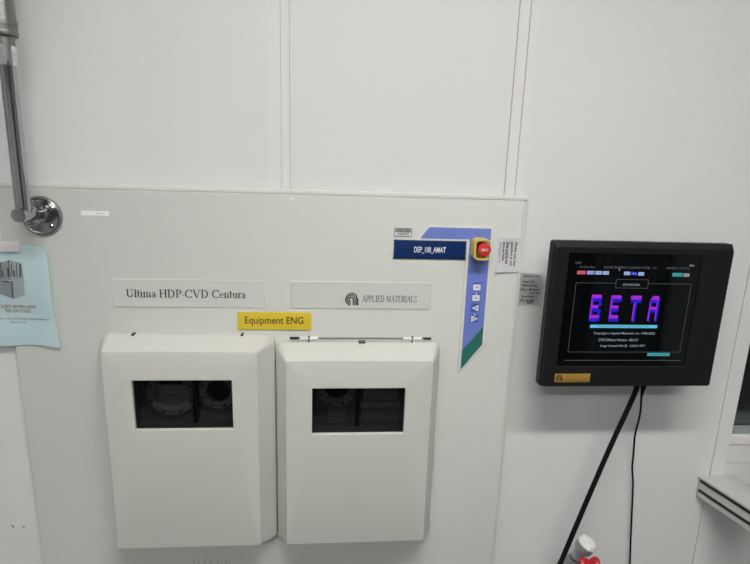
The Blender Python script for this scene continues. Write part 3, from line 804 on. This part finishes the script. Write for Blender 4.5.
sbutton((647.2, 354.4), (669.5, 354.6), .0068, 's_teal', 'Previous Screen')
stext('Copyright c Applied Materials, Inc. 1990-2020', (593.5, 334.8), (654.5, 335.0), .0062, 's_white', .004)
stext('CVD Software Version : d01x13', (598.2, 341.0), (637.5, 341.2), .0060, 's_white', .004)
stext('Image Created Feb 22   2:33:51 PDT', (600.0, 347.4), (644.5, 347.4), .0062, 's_white', .004)
# cursor
x, z = sp(619.3, 269.5); raw('screen_cursor', rect(B(), x-.0008, x+.0008, z-.0030, z+.0030, YS-.0005), 's_white', scr)
# big letters : purple faces with a blue side below
def bigletter(ch, p0, p1):
    x0 = (sp(p0[0], p0[1])[0]); x1 = sp(p1[0], p0[1])[0]
    zt, zb = sp(p0[0], p0[1])[1], sp(p0[0], p1[1])[1]
    w = x1-x0; h = zt-zb
    mg, bl = B(), B()
    yb, ym = YS-.0004, YS-.0007
    k = [0]
    def put(bm, y, u0, u1, v0, v1, cut=0.0, cutr=0.0):
        k[0] += 1
        X = lambda u: x0+w*u
        Z = lambda v: zt-h*v
        flat(bm, [(X(u0), Z(v1)), (X(u1), Z(v1)), (X(u1-cutr), Z(v0)), (X(u0+cut), Z(v0))], y-.000004*k[0])
    if ch in 'BE':
        e = 1.0 if ch == 'B' else .98
        put(bl, yb, .10, .27, .10, 1.0)
        put(bl, yb, .10, e, .13, .26); put(bl, yb, .10, .80, .50, .63); put(bl, yb, 0, .96 if ch == 'B' else .92, .875, 1.0)
        put(mg, ym, 0, .12, 0, .90)
        put(mg, ym, 0, e-.04, 0, .13, .02, .04); put(mg, ym, .12, .76, .385, .50); put(mg, ym, .0, .88 if ch == 'B' else .84, .75, .875)
        if ch == 'B':
            put(bl, yb, .74, 1.02, .10, .42, 0, .02); put(bl, yb, .74, 1.0, .55, .95); put(mg, ym, .80, .90, .06, .13)
    elif ch == 'T':
        put(bl, yb, .08, 1.0, .13, .27); put(mg, ym, 0, .98, 0, .145, .03, .02)
        put(bl, yb, .42, .64, .2, 1.0); put(mg, ym, .34, .46, .26, .97)
    else:
        put(bl, yb, .15, .97, .15, .28); put(bl, yb, .10, .90, .53, .65)
        put(bl, yb, .10, .27, .2, 1.0); put(bl, yb, .82, 1.02, .10, 1.0)
        put(mg, ym, 0, .13, .18, .97, .03); put(mg, ym, .06, .98, 0, .15, .20, .10); put(mg, ym, .13, .82, .42, .53); put(mg, ym, .74, .84, .14, .97)
    raw('screen_letter_side', bl, 's_blue', scr); raw('screen_letter', mg, 's_mag', scr)
bigletter('B', (592.0, 294.5), (602.5, 321.5))
bigletter('E', (611.5, 295.2), (622.5, 321.5))
bigletter('T', (631.0, 295.6), (642.2, 321.5))
bigletter('A', (650.5, 295.9), (660.2, 321.5))
# gold badge
gb0 = at(555.0, 374.0, MO); gb1 = at(589.5, 381.5, MO)
gx0, gx1, gz1, gz0 = at(554.6, 378, MO)[0], at(589.8, 378, MO)[0], at(572, 373.6, MO)[2], at(572, 382.0, MO)[2]
bd = finish('badge', box(B(), gx0, gx1, -MO-.0012, -MO+.0004, gz0, gz1, .0005), 'gold', t)
raw('badge_logo', logo(B(), 555.6, 563.2, 375.0, 381.2, MO+.001, -MO-.0014), 'ink_brown', bd)
serif(bd, 'badge_lettering', 'APPLIED MATERIALS', gx0+(gx1-gx0)*.26, gx1-.002, gz0+.0022, gz0+.0060, -MO-.0014, 'ink_brown')

# cables under the monitor
def pt(px, py, o): return Vector(at(px, py, o))
bm = tube(B(), [pt(637.5, 380, .075), pt(634.5, 394, .078), pt(612, 443, .085), pt(588, 498, .095), pt(560.5, 563, .11), pt(545, 600, .12), pt(520, 640, .13)], .0056, 12, 6)
tag(finish('cable', bm, 'cable'), 'thick black cable running down slantwise from beneath the monitor', 'cable')
t = thing('power_cable', 'thin black cable with a plug hanging down from beneath the monitor', 'cable', at(640, 400, .07))
bm = tube(B(), [pt(641.6, 392, .07), pt(641.3, 398, .069), pt(640.6, 410, .06), pt(638.8, 420, .045), pt(635.0, 435, .03), pt(633.4, 455, .02), pt(632.2, 468, .016), pt(633, 484, .014), pt(632, 510, .014), pt(630, 560, .014), pt(629, 620, .014)], .0023, 10, 6)
finish('cord', bm, 'cable', t)
a, b = pt(644.5, 381, .072), pt(641.6, 396, .07)
finish('plug', lathe(B(), a, b-a, [(0, .0062), (.016, .0060), (.021, .0045), ((b-a).length, .0026)], 14), 'cable', t)

# ================================================================== CHROME ARM AT THE LEFT
fx, fz = -.5885, 1.4850
t = thing('chrome_arm', 'chrome swing arm tube with a round wall flange at the left', 'swing arm', (fx, -PO, fz))
fl = finish('flange', lathe(B(), (fx, -PO, fz), (0, -1, 0), [(0, .0395), (.004, .0395), (.0065, .0380), (.0075, .0355), (.0068, .0340), (.0068, .001)], 48), 'chrome2', t)
for a in (-140, -50, 35, 135):
    r = .0275; a = math.radians(a)
    s = finish('screw', lathe(B(), (fx+r*math.cos(a), -PO-.0066, fz+r*math.sin(a)), (0, -1, 0), [(0, .0052), (.0010, .0050), (.0022, .0034)], 16), 'chrome', fl)
    finish('screw_socket', lathe(B(), (fx+r*math.cos(a), -PO-.0086, fz+r*math.sin(a)), (0, -1, 0), [(0, .0022), (.0004, .0022)], 6), 'bolt', s)
# raised housing on the flange
bm = B()
box(bm, fx-.022, fx+.010, -PO-.014, -PO-.006, fz-.008, fz+.032, .002)
finish('bracket', bm, 'chrome2', t)
px_, pz_ = -.5875, 1.4925
finish('boss', lathe(B(), (px_, -PO-.006, pz_-.003), (0, -1, 0), [(0, .0185), (.012, .0180), (.015, .0150)], 32), 'chrome', t)
finish('pivot_shaft', lathe(B(), (px_, -PO-.018, pz_-.003), (-.0, -1, 0.05), [(0, .0105), (.040, .0105)], 24), 'chrome2', t)
finish('pivot_cap', lathe(B(), (px_, -.056, pz_-.001), (0, -1, .04), [(0, .0132), (.030, .0132), (.0410, .0132), (.0423, .0122), (.0426, .001)], 36), 'chrome', t)
tx, ty = -.5872, -.079
tub = finish('tube', lathe(B(), (tx, ty, pz_+.004), (.0085, 0, 1), [(0, .0128), (.005, .0133), (.262, .0133)], 32), 'chrome', t)
axx = Vector((.0085, 0, 1)).normalized(); bs = Vector((tx, ty, pz_+.004))
zt = .262
pr = [(zt, .0155)]
for k in range(4):
    pr += [(zt+.004+.008*k, .0162), (zt+.009+.008*k, .0162), (zt+.0098+.008*k, .0148), (zt+.0112+.008*k, .0148)]
finish('threaded_collar', lathe(B(), bs-axx*.001, axx, pr, 32), 'thread', t)
finish('neck', lathe(B(), bs+axx*(zt+.032), axx, [(0, .0155), (.016, .0155)], 28), 'sleeve', t)
finish('sleeve', lathe(B(), bs+axx*(zt+.0478), axx, [(0, .0170), (.0005, .0215), (.0065, .0225), (.0075, .0222), (.008, .0212), (.0165, .0212), (.0170, .0222), (.0245, .0222), (.0252, .0210), (.030, .0205), (.50, .0195), (.502, .018)], 36), 'sleeve', t)

# ================================================================== BLUE PAPER
bx0, bx1 = -.770, -.5830
bz0, bz1 = 1.2100, 1.4255
def clb(u, v):
    return .003 + .004*math.sin(u*7+1.0)*(1-v)*.6 + .0014*math.sin(v*9+u*3) + .012*max(0, u-.80)*5*(.45+.2*(1-v))*.5 + .003*v
bm = curled(bx0, bx1, bz0, bz1, -PO-.0008, clb, 30, 34)
for v in bm.verts:
    u = (v.co.x-bx0)/(bx1-bx0); w = (v.co.z-bz0)/(bz1-bz0)
    if w > .9 and u > .82: v.co.z -= .010*((u-.82)/.18)**2*((w-.9)/.1)       # rounded, drooping corner
    if u > .5: v.co.x += (.006*(1-w) - .004*w)*(u-.5)*2 - .003*math.sin(w*5)*(u-.5)
    if w < .1: v.co.z += -.001*u + .0018*math.sin(u*11)
t = thing('blue_paper', 'light blue printed sheet taped beneath the chrome flange at the left edge', 'paper', (bx0+.1, -PO, bz0))
finish('sheet', bm, 'bluepaper', t, angle=80)
def bp(px, py): a = at(px, py, .022); return a[0], a[2]
ms = []
def bluetext(txt, x0, x1, pyb, h, m):
    z = bp(20, pyb)[1]
    me = text_mesh(txt, x0, x1, z, z+h, 0, bold=.006)
    return wrap_text(me, bx0, bx1, bz0, bz1, -PO-.0008, clb, .0009)
xA = bp(36, 308)[0]; xC = bp(17, 310)[0]
ms.append(bluetext('LOADLOCK BOARD LIGHT', 2*xC-xA-.012, xA, 308.5, .0068, 0))
x1_ = bp(30, 312)[0]; x0_ = bp(4, 312)[0]
ms.append(bluetext('TIES ON TOOLS', x0_, x1_, 313.0, .0070, 0))
x1_ = bp(49.5, 320)[0]
ms.append(bluetext('used for informational only, and does not integrated', bx0+.012, x1_, 320.3, .0042, 0))
ms.append(bluetext('safety device.', bp(9, 323)[0], bp(25, 323)[0], 324.0, .0040, 0))
raw('lettering', merge(ms), 'ink_red', t)
# printed picture of a box with tools in it
def bq(bm, pts, off):
    bm.faces.new([bm.verts.new((x, -PO-.0008-clb((x-bx0)/(bx1-bx0), (z-bz0)/(bz1-bz0))-off, z)) for x, z in pts])
bm = B(); bq(bm, [bp(-6, 280), bp(12, 280.5), bp(13.2, 299), bp(-4, 293)], .0012)
bq(bm, [bp(-5, 264), bp(9, 260), bp(12, 280), bp(-5, 280)], .0010)
raw('printed_picture_side', bm, 'bag', t)
bm = B(); bq(bm, [bp(12, 280.5), bp(24, 278.5), bp(24.5, 295), bp(13.2, 299)], .0013)
bq(bm, [bp(9, 260), bp(21.5, 262.5), bp(24, 278.5), bp(12, 280.5)], .0011)
raw('printed_picture_front', bm, 'bag2', t)
bm = B()
for a, b, c, d in ((0.5, 262, 1.5, 278), (2.5, 270, 3.6, 277), (7.5, 268, 9.5, 277), (8.6, 260, 9.5, 268), (11.5, 263, 12.4, 276), (13.5, 270, 15.0, 277), (16.5, 263, 17.3, 277), (19.5, 264, 21.2, 277), (3, 281, 9, 282), (11.5, 281, 12.8, 298)):
    bq(bm, [bp(a, b), bp(c, b), bp(c+.6, d), bp(a+.6, d)], .0020)
raw('printed_picture_lines', bm, 'ink_grey', t)
a0 = at(-9, 241, .018); a1 = at(21.5, 251, .018)
bm = curled(a0[0], a1[0], a1[2], a0[2], -PO-.0006, lambda u, v: .0024*(1-v)+.0055*(1-v)*(1-v) + .0035, 10, 6)
tag(finish('adhesive_tape', bm, 'tape', angle=60), 'strip of white tape holding the light blue sheet to the panel', 'tape')

# wall marks at the lower left
for i, (px, py, w_, h_, lab) in enumerate(((12.6, 526.8, .006, .010, 'larger dark chip mark low on the wall left of the panel'), (23.3, 526.8, .006, .006, 'smaller dark chip mark low on the wall left of the panel'))):
    x, _, z = at(px, py, 0)
    pts = [(x-w_*.6, z+h_*.5), (x+w_*.3, z+h_*.45), (x+w_*.55, z-h_*.1), (x+w_*.35, z-h_*.5), (x, z-h_*.4), (x-w_*.1, z+h_*.05)]
    tag(finish('chip_mark', prism(B(), pts, .0002, -.0006), 'markgrey', smooth=False), lab, 'mark')

# ================================================================== WHITE HOUSING AT THE RIGHT
hx0, hx1, hz1 = .9364, 1.024, .8560
t = thing('wall_box', 'white slotted box projecting from the wall below the window post', 'box', (hx0, 0, .79))
def skew(bm):
    for v in bm.verts: v.co.x -= v.co.y*.24
    return bm
finish('body', skew(box(B(), hx0+.004, hx1-.004, -.20, -.0040, .800, hz1-.006)), 'box_paint', t, smooth=False)
finish('lid', skew(box(B(), hx0, hx1, -.203, -.0038, hz1-.0055, hz1, .0012)), 'box_paint', t)
for z0, z1 in ((.0150, .0070), (.0420, .0345)):
    finish('slot', skew(box(B(), hx0+.0022, hx0+.0045, -.19, -.008, hz1-z0, hz1-z1, .0006)), 'bolt', t)

# ================================================================== VALVE AT THE BOTTOM
c = Vector(at(590.5, 538.5, .10)); axis = (CU*.85 + CR*.50 - CF*.30).normalized()
cc = Vector(at(586.5, 544.5, .10))
t = rv = thing('relief_valve', 'grey metal pipe fitting with a bright domed cap behind the red handwheel', 'valve', (cc.x, cc.y, 0))
finish('cap', lathe(B(), cc-axis*.001, axis, [(0, .0215), (.002, .0222), (.007, .0212), (.0125, .0185), (.0155, .0140), (.0165, .006), (.0166, .0005)], 10), 'steel', t, angle=22)
finish('neck', lathe(B(), cc-axis*.045, axis, [(0, .0125), (.012, .0125), (.020, .0140), (.028, .0190), (.033, .0205), (.043, .0205)], 40), 'alu', t)
bd0 = cc-axis*.044; bd1 = bd0 + Vector((-.012, .035, -.09))
finish('body', lathe(B(), bd1, bd0-bd1, [(0, .017), (.02, .019), (.05, .019), (.075, .0175), (.088, .0135)], 32), 'alu', t)
wc = Vector(at(591.8, 571.5, .15))
wax = (CU*.62 - CF*.78 + CR*.03).normalized()
t = hw = thing('shutoff_valve', 'valve with a red lobed handwheel at the bottom edge of the photo', 'valve', (wc.x, wc.y, 0))
u = wax.cross(Vector((1, 0, 0))).normalized(); v = wax.cross(u).normalized()
bm = B(); n = 100; rings = []
for h, s in ((-.010, .86), (-.008, .96), (-.002, 1.0), (.004, .98), (.0075, .90), (.0095, .70), (.007, .45)):
    rings.append([wc + wax*h + (u*math.cos(2*PI*i/n) + v*math.sin(2*PI*i/n))*(.0300 + .0052*math.cos(5*2*PI*i/n+PI))*s for i in range(n)])
V = skin_rings(bm, rings, True); bm.faces.new(V[0][::-1])
finish('handwheel', bm, 'valvered', t)
finish('hub', lathe(B(), wc+wax*.006, wax, [(0, .0105), (.007, .010), (.011, .0075), (.0115, .001)], 24), 'valvered', t)
finish('stem', lathe(B(), wc-wax*.040, wax, [(0, .0065), (.032, .0065)], 16), 'alu', t)
# the pipe both stand on
p0 = bd1 + Vector((0, 0, .002)); s0 = wc - wax*.039
finish('pipe', tube(B(), [(p0.x, p0.y, .001), (p0.x, p0.y, p0.z-.05), p0], .016, 18, 6), 'alu', rv)
finish('inlet_pipe', tube(B(), [(s0.x+.03, s0.y, .001), (s0.x+.03, s0.y, s0.z-.12), (s0.x+.012, s0.y+.008, s0.z-.03), s0], .0085, 14, 6), 'alu', hw)

# ================================================================== WORLD + VIEW
w = bpy.data.worlds.new('world'); C.world = w; w.use_nodes = True
w.node_tree.nodes['Background'].inputs[0].default_value = (.5, .5, .5, 1)
w.node_tree.nodes['Background'].inputs[1].default_value = 0.05
C.view_settings.view_transform = 'Standard'; C.view_settings.look = 'None'
C.view_settings.gamma = 1.0; C.view_settings.use_curve_mapping = False
C.view_settings.exposure = 0.26
